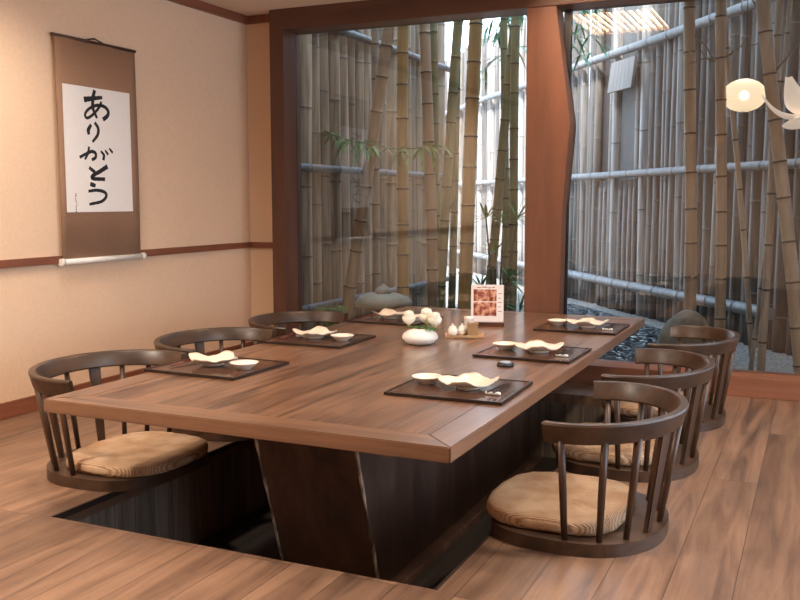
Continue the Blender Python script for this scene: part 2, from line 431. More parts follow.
bm = bmesh.new(); box(bm, (XL-.12, YB, ZC), (XR+.12, YF+.15, ZC+.12)); structure(obj('ceiling', bm, M['ceiling']))
bm = bmesh.new(); box(bm, (XL-.12, YB, -.06), (XL, YF+.15, ZC)); structure(obj('wall_left', bm, M['plaster']))
bm = bmesh.new(); box(bm, (XL, YF, 0), (-3.60, YF+.12, ZC)); structure(obj('wall_back', bm, M['plaster']))
bm = bmesh.new(); box(bm, (XL, YB-.12, -.06), (XR, YB, ZC)); structure(obj('wall_rear', bm, M['plaster']))
bm = bmesh.new()                                             # right wall with a wide opening to the garden
box(bm, (XR, YB, -.06), (XR+.12, 1.2, ZC)); box(bm, (XR, 1.2, -.06), (XR+.12, YF+.15, .35)); box(bm, (XR, 1.2, 2.25), (XR+.12, YF+.15, ZC)); box(bm, (XR, 5.3, .35), (XR+.12, YF+.15, 2.25))
structure(obj('wall_right', bm, M['plaster']))
bm = bmesh.new(); box(bm, (XL-.12, 1.0, ZC+.12), (XR+.12, YF+.15, 6.6)); structure(obj('wall_sun_blocker', bm, M['facade']))  # unseen storey block added to keep the sun off the near fence

# picture rail at the ceiling, dado rail, skirting
bm = bmesh.new(); box(bm, (XL, YB, 2.425), (XL+.035, YF, ZC), bev=.004); box(bm, (XL+.035, YF-.035, 2.425), (-3.60, YF, ZC), bev=.004)
structure(obj('trim_2', bm, M['trimwood']))
bm = bmesh.new(); box(bm, (XL, YB, .795), (XL+.022, YF, .838), bev=.004); box(bm, (XL+.022, YF-.022, .795), (-3.60, YF, .838), bev=.004)
structure(obj('trim_3', bm, M['trimwood']))
bm = bmesh.new(); box(bm, (XL, YB, 0), (XL+.02, YF, .085), bev=.004); structure(obj('baseboard_left', bm, M['trimwood']))
bm = bmesh.new(); box(bm, (XL+.02, YF-.02, 0), (-3.60, YF, .085), bev=.004); structure(obj('baseboard_back', bm, M['trimwood']))

# garden window: jamb, header, sill, shaped post, two panes
W = struct_empty('window_1')
bm = bmesh.new(); box(bm, (-3.60, 5.65, 0), (-3.487, 5.88, ZC), bev=.006); obj('jamb', bm, M['framewood'], W)
bm = bmesh.new(); box(bm, (-3.487, 5.65, 2.335), (XR, 5.88, ZC), bev=.006); obj('header', bm, M['framewood_x'], W)
bm = bmesh.new(); box(bm, (-3.487, 5.65, 0), (XR, 5.90, .12), bev=.006); obj('sill', bm, M['sillwood'], W)
bm = bmesh.new()
prof = [(-1.712, .12), (-1.487, .12), (-1.480, .55), (-1.474, 1.1), (-1.436, 1.62), (-1.475, 1.9), (-1.538, 2.34), (-1.722, 2.34), (-1.715, 1.2)]
A = [bm.verts.new((x, 5.66, z)) for x, z in prof]; B = [bm.verts.new((x-.012, 5.87, z)) for x, z in prof]
fa = bm.faces.new(A); fb = bm.faces.new(B[::-1])
for i in range(len(prof)):
    j = (i+1) % len(prof); bm.faces.new((A[i], B[i], B[j], A[j]))
bmesh.ops.bevel(bm, geom=list(fa.edges), offset=.006, segments=2, affect='EDGES')
p = obj('window_post', bm, M['postwood'], W); p['label'] = 'reddish post with a natural bulging edge'
for x0, x1 in ((-3.487, -1.712), (-1.50, XR)):
    bm = bmesh.new(); box(bm, (x0, 5.82, .12), (x1, 5.828, 2.335)); 
    obj('glass_pane', bm, M['glass'], W)
bm = bmesh.new(); box(bm, (-1.52, 5.80, .12), (-1.478, 5.85, 2.335)); obj('glazing_bead', bm, M['black'], W)

# ------------------------------------------------------------------ table
TX0, TX1, TY0, TY1, TZ = -2.512, -.942, 2.408, 5.61, .44
T = thing('dining_table', (-1.727, 4.0, PZ), 'long low brown wooden dining table standing in the sunken leg well', 'table')
def tpart(name, bm, m): return obj(name, bm, m, T, (1.727, -4.0, -PZ))
EB = .115
bm = bmesh.new(); box(bm, (TX0+EB, TY0+EB, TZ-.045), (TX1-EB, TY1-EB, TZ-.0006)); tpart('top_panel', bm, M['tabletop'])
g = .0006
def edge(p4, m):
    bm = bmesh.new(); hexa(bm, [(x, y, TZ-.048) for x, y in p4], [(x, y, TZ) for x, y in p4])
    bmesh.ops.bevel(bm, geom=[e for e in bm.edges], offset=.003, segments=2, affect='EDGES'); tpart('edge_board', bm, m)
edge([(TX0+g, TY0), (TX1-g, TY0), (TX1-EB, TY0+EB), (TX0+EB, TY0+EB)], M['edge_x'])
edge([(TX0+EB, TY1-EB), (TX1-EB, TY1-EB), (TX1-g, TY1), (TX0+g, TY1)], M['edge_x'])
edge([(TX0, TY0+g), (TX0+EB, TY0+EB+g), (TX0+EB, TY1-EB-g), (TX0, TY1-g)], M['edge_y'])
edge([(TX1-EB, TY0+EB+g), (TX1, TY0+g), (TX1, TY1-g), (TX1-EB, TY1-EB-g)], M['edge_y'])
# pedestal: front leans back towards its foot
bm = bmesh.new()
zb, zt = PZ+.03, TZ-.048
def yf(z): return 2.93+(.191-z)*.325
hexa(bm, [(-1.946, yf(zb), zb), (-1.51, yf(zb), zb), (-1.51, 5.15, zb), (-1.946, 5.15, zb)],
         [(-1.946, yf(zt), zt), (-1.51, yf(zt), zt), (-1.51, 5.15, zt), (-1.946, 5.15, zt)])
tpart('pedestal', bm, M['pedestal'])
for xe in (-1.946, -1.51):
    bm = bmesh.new(); pts = []
    for i in range(14):
        z = zb+(zt-zb)*i/13; pts.append((xe, yf(z)-.001, z))
    rr = random.Random(3 if xe < -1.7 else 5)
    tube(bm, pts, [.004+.004*rr.random() for _ in pts], 6)
    q = tpart('worn_corner', bm, M['worn']); q['label'] = 'chipped pale corner of the dark pedestal'
bm = bmesh.new(); box(bm, (-2.0, yf(zb)-.05, PZ), (-1.45, 5.2, PZ+.03), bev=.004); tpart('plinth', bm, M['pedestal'])

# ------------------------------------------------------------------ low chairs (built facing -X)
def superellipse(ax0, ax1, ay, n=56, e0=2.6, e1=2.2):
    pts = []
    for k in range(n):
        th = 2*PI*k/n; c, s = math.cos(th), math.sin(th)
        e = e1 if c > 0 else e0
        x = (ax1 if c > 0 else ax0)*abs(c)**(2/e)*(1 if c > 0 else -1)
        y = ay*abs(s)**(2/e)*(1 if s > 0 else -1)
        pts.append((x, y))
    return pts
def rail_xy(t, a=.29, b=.36): return (.025+a*math.cos(t), b*math.sin(t))
GC = 'low round-backed wooden chairs'
def make_chair(loc, label):
    t = thing('low_chair', loc, label, 'chair', GC)
    bm = bmesh.new(); prism(bm, superellipse(.31, .285, .326, e0=3.0), 0, .045, .012, 3); obj('seat_base', bm, M['chair'], t, smooth=50)
    # straw pad: domed cushion with a soft rolled edge
    bm = bmesh.new(); out = superellipse(.25, .24, .276, 64, 2.9, 3.4); cx = -.085
    prof = [(.94, .0455), (.985, .050), (1.0, .062), (.998, .078), (.985, .088), (.955, .094), (.9, .0965), (.7, .0955), (.45, .093), (.2, .0915)]
    rings = [[bm.verts.new((cx+x*s, y*s, z+(.0018*math.sin(x*60)*math.cos(y*55)))) for x, y in out] for s, z in prof]
    n = len(out)
    for i in range(len(rings)-1):
        for k in range(n): bm.faces.new((rings[i][k], rings[i][(k+1) % n], rings[i+1][(k+1) % n], rings[i+1][k])).smooth = True
    bm.faces.new(rings[-1]).smooth = True; bm.faces.new(rings[0][::-1])
    q = obj('straw_pad', bm, M['straw'], t); q['label'] = 'woven straw seat pad'
    # bent arm rail, open at the front
    bm = bmesh.new(); rows = []
    K = 44; t1 = math.radians(106)
    for k in range(K+1):
        th = -t1+2*t1*k/K
        x, y = rail_xy(th); lift = .012*math.cos(th*.85)
        nx, ny = math.cos(th)/.325, math.sin(th)/.36; L = math.hypot(nx, ny); nx /= L; ny /= L
        w, h = .0165, .034
        zc = .412+lift
        row = []
        for sx, sz in ((-1, -.8), (-.75, -1), (.75, -1), (1, -.8), (1.15, .8), (.9, 1), (-.6, 1), (-.85, .8)):
            row.append(bm.verts.new((x+nx*w*sx+nx*.008*sz, y+ny*w*sx+ny*.008*sz, zc+h*sz)))
        rows.append(row)
    for i in range(K):
        for k in range(8):
            f = bm.faces.new((rows[i][k], rows[i][(k+1) % 8], rows[i+1][(k+1) % 8], rows[i+1][k]))
    bm.faces.new(rows[0]); bm.faces.new(rows[-1][::-1])
    obj('arm_rail', bm, M['chair'], t, smooth=35)
    for deg in (-95, -68, -46, 0, 46, 68, 95):
        th = math.radians(deg); bx, by = .022+.236*math.cos(th), .299*math.sin(th); tx, ty = rail_xy(th); zt = .39+.012*math.cos(th*.85)
        bm = bmesh.new(); tube(bm, [(bx, by, .042), (bx+(tx-bx)*.5, by+(ty-by)*.5, (.042+zt)/2), (tx, ty, zt)], [.0105, .0125, .0115], 10)
        obj('spindle', bm, M['chair_z'], t)
    for deg in (-24, 24):
        th = math.radians(deg); bx, by = .022+.236*math.cos(th), .299*math.sin(th); tx, ty = rail_xy(th); zt = .39+.012
        bm = bmesh.new(); b4, t4 = [], []
        nx, ny = math.cos(th), math.sin(th); ux, uy = -ny, nx
        for sx, sy in ((-1, -1), (1, -1), (1, 1), (-1, 1)):
            b4.append((bx+nx*.009*sx+ux*.016*sy, by+ny*.009*sx+uy*.016*sy, .042)); t4.append((tx+nx*.009*sx+ux*.027*sy, ty+ny*.009*sx+uy*.027*sy, zt))
        hexa(bm, b4, t4); bmesh.ops.bevel(bm, geom=bm.edges[:], offset=.004, segments=2, affect='EDGES')
        obj('back_slat', bm, M['chair_z'], t)
    return t
c0 = make_chair((-.72, 3.165, 0), 'low chair with its whole straw seat in view, opposite the buzzer side, first from the front')
c0['label'] = 'low chair with its whole straw seat in view, at the table corner nearest the camera'
dup(c0, (-.72, 4.04, 0), 0, 'middle low chair of the three on the garden-pond side of the table')
dup(c0, (-.69, 4.945, 0), 0, 'low chair nearest the window sill on the pond side, below the brown boulder')
dup(c0, (-2.70, 3.03, 0), PI, 'low chair under the scroll with its straw seat showing below the table edge')
dup(c0, (-2.73, 3.85, 0), PI, 'middle low chair of the three along the plaster wall')
dup(c0, (-2.73, 4.68, 0), PI, 'low chair by the window jamb, farthest along the plaster wall side')

# ------------------------------------------------------------------ place settings (built for a diner at +X)
TT = .0118
def tray_bm():
    bm = bmesh.new()
    box(bm, (-.222, -.203, 0), (.222, .203, .010), bev=.003)
    return bm
def make_tray(loc, label, rz):
    t = thing('serving_tray', loc, label, 'tray', 'dark lacquer trays on the table', rz)
    obj('board', tray_bm(), M['tray'], t)
    bm = bmesh.new(); h = .0122
    box(bm, (-.224, -.205, .002), (-.216, .205, h)); box(bm, (.216, -.205, .002), (.224, .205, h))
    box(bm, (-.216, -.205, .002), (.216, -.197, h)); box(bm, (-.216, .197, .002), (.216, .205, h))
    obj('rim', bm, M['tray_rim'], t)
    return t
def make_plate(loc, label, rz):
    bm = bmesh.new()
    R = lambda th: .102*(1+.10*math.cos(4*th+.6)+.05*math.cos(2*th)+.012*math.sin(9*th))
    Z = lambda s, th: .012+.024*s**2.2*(1+.34*math.cos(4*th+.6)+.14*math.sin(3*th+1))+(.002*math.sin(11*th) if s > .8 else 0)*s
    polar_shell(bm, R, Z, .005)
    t = thing('wavy_plate', loc, label, 'plate', 'wavy-edged plates', rz)
    obj('leaf_dish', bm, M['cream'], t)
    bm = bmesh.new(); lathe(bm, [(0, 0), (.042, 0), (.046, .003), (.044, .0135), (0, .0135)], 28); obj('foot_ring', bm, M['cream'], t)
    return t
def dish_bm():
    bm = bmesh.new()
    lathe(bm, [(0, 0), (.028, 0), (.03, .004), (.048, .016), (.0585, .026), (.060, .028), (.0575, .0285), (.045, .0195), (.028, .010), (0, .0085)], 36)
    return bm
def stick_bm():
    bm = bmesh.new(); tube(bm, [(0, -.115, .0145), (0, -.1, .0142), (0, .115, .0045)], [.0036, .0038, .0018], 8)
    return bm
def rest_bm():
    bm = bmesh.new(); lathe_pts = []
    tube(bm, [(-.028, 0, .0065), (-.02, 0, .0062), (0, 0, .005), (.02, 0, .0062), (.028, 0, .0065)], [.0045, .0065, .005, .0065, .0045], 10)
    return bm
spots = [  # x, y, facing, who
    (-1.207, 3.185, 0, 'at the table corner nearest the camera'),
    (-1.188, 4.085, 0, 'midway along the pond side of the table'),
    (-1.180, 5.015, 0, 'at the far table end before the post'),
    (-2.302, 3.175, PI, 'on the wall side under the scroll'),
    (-2.297, 4.030, PI, 'midway along the plaster wall side'),
    (-2.275, 4.905, PI, 'behind the flower vase')]
tz = TZ
tray0 = plate0 = dish0 = stick0 = rest0 = None
for i, (x, y, a, w) in enumerate(spots):
    ca, sa = math.cos(a), math.sin(a)
    P = lambda dx, dy, z: (x+dx*ca-dy*sa, y+dx*sa+dy*ca, z)
    jit = (.02, -.015, .01, -.02, .015, 0)[i]
    lab = 'dark lacquer tray '+w
    tray0 = make_tray((x, y, tz), lab, a+jit) if i == 0 else dup(tray0, (x, y, tz), a+jit, lab) and tray0
    zt = tz+.0102
    lab = 'cream wavy-edged plate on the tray '+w
    pr = a+(.3, .5, .25, .1, .4, .9)[i]
    if i == 0: plate0 = make_plate(P(.035, -.012, zt), lab, pr)
    else: dup(plate0, P(.028, -.005, zt), pr, lab)
    lab = 'small pale round dish on the tray '+w
    loc = P(-.142, .015, zt)
    if i == 0: dish0 = obj('small_dish', dish_bm(), M['dishwhite'], None, loc); tag(dish0, lab, 'dish', 'small round dishes')
    else:
        d = dish0.copy(); COL.objects.link(d); d.location = loc; d['label'] = lab
    lab = 'white chopstick rest on the tray '+w
    loc = P(.158, -.085, zt)
    if i == 0: rest0 = obj('chopstick_rest', rest_bm(), M['white'], None, loc); tag(rest0, lab, 'chopstick rest', 'white chopstick rests')
    else:
        d = rest0.copy(); COL.objects.link(d); d.location = loc; d['label'] = lab
    for k, dx in enumerate((.148, .165)):
        loc = P(dx, .0, zt+.0015); nm = 'dark' if a == 0 else 'reddish'
        lab = '%s chopstick on the tray %s, %s of pair' % (nm, w, ('inner', 'outer')[k])
        lab = ' '.join(lab.split())
        if stick0 is None:
            o = stick0 = obj('chopstick', stick_bm(), M['stickdark'], None, loc); tag(o, lab, 'chopstick', 'chopsticks on the trays')
        else:
            o = stick0.copy(); COL.objects.link(o); o['label'] = lab; o.location = loc
        o.rotation_euler = (0, 0, a+(.03 if k else -.02)+jit)
        if a != 0:
            o.data = o.data if stick0 is o else o.data
            o.material_slots[0].link = 'OBJECT'; o.material_slots[0].material = M['stickred']

# ------------------------------------------------------------------ table centre
V = thing('flower_vase', (-1.785, 4.14, TZ), 'squat round white vase holding white flowers at the table centre', 'vase')
bm = bmesh.new(); lathe(bm, [(0, 0), (.05, 0), (.072, .008), (.088, .026), (.09, .036), (.083, .052), (.062, .066), (.036, .074), (.031, .077), (.027, .074), (.03, .066), (.05, .05), (.05, .02), (0, .012)], 40)
obj('body', bm, M['white'], V)
FX, FY = -1.785, 4.14
def petal(bm, base, d, up, L, w, curl, mi=0):
    d = Vector(d).normalized(); s = d.cross(Vector((0, 0, 1))); s = s.normalized() if s.length > 1e-4 else Vector((1, 0, 0))
    rows = []
    for i in range(5):
        f = i/4; p = Vector(base)+d*(L*math.sin(f*curl)/max(curl, .01))*1+Vector((0, 0, up*f+L*(1-math.cos(f*curl))*.8))
        ww = w*math.sin(PI*min(.97, .12+.8*f))
        rows.append([bm.verts.new(p+s*ww*k+Vector((0, 0, abs(k)*ww*.35))) for k in (-1, 0, 1)])
    for i in range(4):
        for k in range(2):
            f = bm.faces.new((rows[i][k], rows[i][k+1], rows[i+1][k+1], rows[i+1][k])); f.smooth = True; f.material_index = mi
def flower(center, seed, label, stem_to, r=.042):
    rr = random.Random(seed); c = Vector(center)
    t = thing('white_flower', center, label, 'flower', 'white flowers in the vase')
    bm = bmesh.new()
    for layer, (n, tilt, L) in enumerate(((8, .15, r), (7, .7, r*.95), (6, 1.15, r*.8), (4, 1.4, r*.55))):
        for k in range(n):
            a = 2*PI*(k+.37*layer)/n+rr.uniform(-.15, .15)
            petal(bm, (0, 0, -.012+.006*layer), (math.cos(a)*math.cos(tilt), math.sin(a)*math.cos(tilt), math.sin(tilt)), L*(.15+.55*math.sin(tilt)), L*(1-.3*math.sin(tilt)), r*.5, 1.3)
    o = obj('bloom', bm, M['offwhite'], t)
    md = o.modifiers.new('thickness', 'SOLIDIFY'); md.thickness = .002
    bm = bmesh.new(); lathe(bm, [(0, -.016), (.008, -.012), (.012, 0), (.009, .010), (0, .014)], 12); obj('heart', bm, M['petal_heart'], t)
    e = Vector(stem_to)-c
    bm = bmesh.new(); tube(bm, [(0, 0, -.015), e*.5+Vector((0, 0, -.006)), e], .0025, 6); obj('stem', bm, M['leafgreen'], t)
    bm = bmesh.new()
    for k in range(4):
        a = rr.uniform(0, 2*PI); petal(bm, e*.35, (math.cos(a), math.sin(a), -.1), -.012, .05, .012, .8)
    o = obj('leaf', bm, M['leafgreen'], t); md = o.modifiers.new('thickness', 'SOLIDIFY'); md.thickness = .0015
flower((FX-.055, FY-.012, TZ+.104), 1, 'white flower with the roundest bloom, on the wall side of the vase', (FX-.01, FY, TZ+.045), .047)
flower((FX+.02, FY+.035, TZ+.108), 2, 'wide white flower in the middle of the vase, yellowish at its heart', (FX+.0, FY+.008, TZ+.045), .052)
flower((FX+.078, FY+.005, TZ+.100), 3, 'white flower leaning out over the condiment tray', (FX+.01, FY, TZ+.045), .048)

bm = bmesh.new(); box(bm, (-.098, -.06, 0), (.098, .06, .008), bev=.002)
CT = thing('condiment_tray', (-1.668, 4.455, TZ), 'small blond wooden tray of condiments behind the flower vase', 'tray', rotz=.35)
obj('board', bm, M['blond'], CT)
bm = bmesh.new(); box(bm, (-.1, -.063, .004), (.1, -.057, .014)); box(bm, (-.1, .057, .004), (.1, .063, .014)); box(bm, (-.1, -.057, .004), (-.094, .057, .014)); box(bm, (.094, -.057, .004), (.1, .057, .014)); obj('rim', bm, M['blond'], CT)
def pot(loc, label):
    t = thing('condiment_pot', loc, label, 'condiment pot', 'small white condiment pots')
    bm = bmesh.new(); lathe(bm, [(0, 0), (.018, 0), (.025, .01), (.026, .026), (.02, .038), (.016, .040), (0, .040)], 24); obj('body', bm, M['white'], t)
    bm = bmesh.new(); lathe(bm, [(.0185, .040), (.017, .046), (.006, .05), (.005, .054), (.007, .058), (0, .061)], 20); obj('lid', bm, M['white'], t)
    return t
zc = TZ+.0082
pot0 = pot((-1.725, 4.432, zc), 'small round white condiment pot beside the white flower')
dup(pot0, (-1.683, 4.462, zc), 0, 'small round white condiment pot against the tan wooden box')
bm = bmesh.new(); box(bm, (-.027, -.022, 0), (.027, .022, .062), bev=.002)
t = thing('wooden_box', (-1.622, 4.457, zc), 'tan wooden toothpick box on the condiment tray', 'box', rotz=.35); obj('body', bm, M['tan'], t)
bm = bmesh.new(); box(bm, (-.0285, -.0235, .062), (.0285, .0235, .067), bev=.001); obj('lid', bm, M['tan'], t)
bm = bmesh.new(); lathe(bm, [(0, 0), (.02, 0), (.024, .01), (.024, .075), (.026, .078), (.026, .088), (.024, .09), (0, .09)], 24)
t = tag(obj('sauce_jar', bm, M['white'], None, (-1.665, 4.512, zc)), 'white sauce jar rising behind the tan wooden box', 'jar')

MS = thing('menu_stand', (-1.70, 4.905, TZ), 'upright menu card with dish photos in a dark wooden base by the window', 'menu stand', rotz=.30)
bm = bmesh.new(); box(bm, (-.098, -.03, 0), (.098, .03, .022), bev=.003); obj('base', bm, M['darkblock'], MS)
tl = -.10
bm = bmesh.new(); box(bm, (-.092, -.002, 0), (.092, .002, .212)); cd = obj('card', bm, M['card'], MS, (0, 0, .0205), (tl, 0, 0))
bm = bmesh.new(); box(bm, (-.078, -.0028, .035), (.052, -.0021, .112)); obj('dish_photo', bm, M['picture'], cd)
bm = bmesh.new(); box(bm, (-.078, -.0028, .118), (.052, -.0021, .185)); obj('dish_photo', bm, M['picture'], cd)
bm = bmesh.new()
for x0, x1, z in ((-.06, -.035, .193), (-.03, .0, .195), (.005, .02, .192), (.026, .042, .194)): box(bm, (x0, -.0026, z), (x1, -.0021, z+.006))
for k in range(5): box(bm, (.06, -.0026, .06+.025*k), (.082-.006*(k % 2), -.0021, .064+.025*k))
obj('lettering', bm, M['cardgrey'], cd)

BZ = thing('call_buzzer', (-1.208, 3.73, TZ), 'black round call buzzer with a pale button on the table', 'buzzer')
bm = bmesh.new(); lathe(bm, [(0, 0), (.036, 0), (.037, .006), (.034, .014), (.026, .016), (0, .016)], 32); obj('body', bm, M['black'], BZ)
bm = bmesh.new(); lathe(bm, [(.024, .0155), (.023, .019), (0, .020)], 28); obj('button', bm, M['button'], BZ)

# ------------------------------------------------------------------ hanging scroll on the left wall
HS = thing('hanging_scroll', (XL+.03, 4.235, 1.43), 'tall brown hanging scroll with black brush calligraphy on the plaster wall', 'hanging scroll')
HL = (-(XL+.03), -4.235, -1.43)
sx0 = XL+.030
bm = bmesh.new()
ya, yb2 = 3.888, 4.537
cols = 14; rowz = [2.05, 1.6, 1.2, .815]
vs = [[bm.verts.new((sx0+.004*math.sin(c*.9+r), ya+(yb2-ya)*c/cols+(.0 if r else 0), z)) for c in range(cols+1)] for r, z in enumerate(rowz)]
for r in range(3):
    for c in range(cols): bm.faces.new((vs[r][c], vs[r][c+1], vs[r+1][c+1], vs[r+1][c])).smooth = True
bm.normal_update()
o = obj('silk_mount', bm, M['scroll'], HS, HL); md = o.modifiers.new('thickness', 'SOLIDIFY'); md.thickness = .004; md.offset = 0
px_ = sx0+.0075
bm = bmesh.new(); box(bm, (px_, 3.926, 1.081), (px_+.0015, 4.470, 1.793)); obj('paper', bm, M['paper'], HS, HL)
bm = bmesh.new(); tube(bm, [(sx0, ya-.02, 2.052), (sx0, yb2+.008, 2.052)], .009, 10); obj('top_rod', bm, M['rod'], HS, HL)
bm = bmesh.new(); tube(bm, [(sx0+.004, ya-.0, .802), (sx0+.004, yb2+.002, .802)], .017, 16); obj('bottom_roller', bm, M['white'], HS, HL)
bm = bmesh.new()
for y0, y1 in ((ya-.022, ya), (yb2+.002, yb2+.03)):
    bm = bmesh.new(); tube(bm, [(sx0+.004, y0, .802), (sx0+.004, y1, .802)], .021, 16); obj('roller_knob', bm, M['white'], HS, HL)
bm = bmesh.new(); tube(bm, [(sx0, 4.13, 2.058), (sx0-.004, 4.20, 2.077), (sx0, 4.27, 2.058)], .004, 6); obj('hanging_cord', bm, M['cord'], HS, HL)
bm = bmesh.new(); tube(bm, [(XL, 4.20, 2.075), (sx0-.002, 4.20, 2.075)], .004, 6); obj('wall_nail', bm, M['cord'], HS, HL)

def cat(pts, n=7):
    P = [Vector(p) for p in pts]
    if len(P) == 2: return [P[0].lerp(P[1], i/n) for i in range(n+1)]
    out = []
    Q = [P[0]*2-P[1]]+P+[P[-1]*2-P[-2]]
    for i in range(1, len(Q)-2):
        a, b, c, d = Q[i-1:i+3]
        for k in range(n):
            t = k/n
            out.append(.5*((2*b)+(c-a)*t+(2*a-5*b+4*c-d)*t*t+(3*b-a-3*c+d)*t**3))
    out.append(P[-1]); return out
def ink_char(strokes, name='ink_character'):
    """brush strokes on the paper: (points in (y, z) metres, start width, mid width, end width)"""
    bm = bmesh.new()
    for si, (pts, w0, w1, w2) in enumerate(strokes):
        c = cat(pts); n = len(c); rows = []
        for i, p in enumerate(c):
            d = (c[min(i+1, n-1)]-c[max(i-1, 0)]).normalized(); nn = Vector((-d.y, d.x)); f = i/(n-1)
            w = 1.22*((w0+(w1-w0)*f*2) if f < .5 else (w1+(w2-w1)*(f-.5)*2))
            w *= 1+.08*math.sin(i*2.3+si)
            if i == 0: p = p-d*w*.25
            if i == n-1: p = p+d*w*.25
            xx = px_+.0018+.0001*si
            rows.append((bm.verts.new((xx, p.x-nn.x*w/2, p.y-nn.y*w/2)), bm.verts.new((xx, p.x+nn.x*w/2, p.y+nn.y*w/2))))
        for i in range(n-1): bm.faces.new((rows[i][0], rows[i][1], rows[i+1][1], rows[i+1][0]))
    return obj(name, bm, M['ink'], HS, HL)
# pixel-measured brush paths, already turned into metres on the wall (y along the wall, z up)
STROKES = __import__('json').loads('''[[[[[4.0941, 1.7206], [4.1598, 1.7326], [4.2302, 1.7441]], [0.0262, 0.0207, 0.0164]], [[[4.1732, 1.7748], [4.158, 1.7291], [4.1584, 1.6724], [4.1851, 1.6256]], [0.0196, 0.0207, 0.0142]], [[[4.2256, 1.7162], [4.2008, 1.6795], [4.1502, 1.6376], [4.1077, 1.6172], [4.0912, 1.6338], [4.1165, 1.6653], [4.1788, 1.6935], [4.2443, 1.6949], [4.2798, 1.6726], [4.2751, 1.6444], [4.2406, 1.6208]], [0.0142, 0.0142, 0.0218]]], [[[[4.1344, 1.5784], [4.1138, 1.5498], [4.1159, 1.5295]], [0.0164, 0.0218, 0.0174]], [[[4.1705, 1.5925], [4.1934, 1.5644], [4.1866, 1.526], [4.1457, 1.4858]], [0.0164, 0.0185, 0.0131]]], [[[[4.0409, 1.3929], [4.0858, 1.4119], [4.135, 1.4288], [4.1647, 1.4195], [4.1634, 1.3953], [4.1364, 1.3822]], [0.014, 0.0165, 0.0153]], [[[4.1137, 1.4517], [4.1047, 1.4194], [4.0807, 1.3839]], [0.0127, 0.0153, 0.0115]], [[[4.2111, 1.4324], [4.2332, 1.4118], [4.2282, 1.3871]], [0.0115, 0.0153, 0.0165]], [[[4.2463, 1.4395], [4.2667, 1.4187]], [0.0102, 0.0127, 0.0127]], [[[4.2801, 1.4521], [4.3048, 1.4314]], [0.0102, 0.0127, 0.0127]]], [[[[4.1134, 1.3346], [4.1517, 1.3116]], [0.0165, 0.0178, 0.0178]], [[[4.2533, 1.3445], [4.1938, 1.3155], [4.1355, 1.2897], [4.1384, 1.2737], [4.2302, 1.2715]], [0.0229, 0.0191, 0.0178]]], [[[[4.118, 1.2411], [4.1515, 1.2336]], [0.0191, 0.0229, 0.0165]], [[[4.101, 1.2007], [4.1654, 1.2067], [4.2265, 1.1964], [4.2409, 1.1718], [4.2005, 1.1417], [4.1046, 1.1257]], [0.014, 0.0178, 0.014]]]]''')
for ch in STROKES: ink_char([([tuple(q) for q in s[0]], *s[1]) for s in ch])
bm = bmesh.new()
for k in range(9):
    z = 1.185-.0125*k; y = 3.998
    for q in range(2):
        dy = rnd.uniform(-.005, .005); dz = rnd.uniform(-.004, .004)
        box(bm, (px_+.0016, y+dy-.004, z+dz-.0012), (px_+.0019, y+dy+.004, z+dz+.0012)); box(bm, (px_+.0016, y+dy-.0012, z-.004), (px_+.0019, y+dy+.0012, z+.004))
obj('signature', bm, M['ink'], HS, HL)

# ------------------------------------------------------------------ slatted ceiling lamp over the table
CL = thing('ceiling_lamp', (-1.38, 4.895, ZC), 'slatted wooden ceiling lamp over the table, mirrored in the window pane', 'ceiling lamp')
bm = bmesh.new(); box(bm, (-.285, -.575, -.022), (.285, .575, -.004)); obj('diffuser', bm, M['diffuser'], CL)
bm = bmesh.new()
box(bm, (-.305, -.595, -.05), (-.285, .595, 0)); box(bm, (.285, -.595, -.05), (.305, .595, 0)); box(bm, (-.285, -.595, -.05), (.285, -.575, 0)); box(bm, (-.285, .575, -.05), (.285, .595, 0)); obj('frame', bm, M['slat'], CL)
sl = None
for k in range(11):
    x = -.25+.05*k
    if sl is None:
        bm = bmesh.new(); box(bm, (-.008, -.575, -.046), (.008, .575, -.024), bev=.002); sl = obj('slat', bm, M['slat'], CL, (x, 0, 0))
    else:
        s2 = sl.copy(); COL.objects.link(s2); s2.parent = CL; s2.location = (x, 0, 0)

# ------------------------------------------------------------------ garden
GZ = -.06
bm = bmesh.new(); box(bm, (-9, YF+.1, -.3), (5, 18, GZ)); structure(obj('ground', bm, M['gravel']))
bm = bmesh.new(); box(bm, (-3.6, 5.93, GZ), (XR, 6.05, -.01), bev=.008); structure(obj('garden_curb', bm, M['curb']))
bm = bmesh.new()
pp = [(-2.0, 6.1), (-1.5, 6.07), (-1.0, 6.12), (-1.0, 6.5), (-1.12, 7.0), (-1.06, 7.9), (-1.28, 8.7), (-2.02, 9.75), (-2.6, 10.5), (-2.75, 10.0), (-2.3, 8.6), (-2.15, 7.0)]
prism(bm, pp, GZ-.01, GZ+.012)
tag(obj('pond_water', bm, M['water']), 'rippled blue garden pond outside the glass beyond the table end', 'pond', kind='stuff')

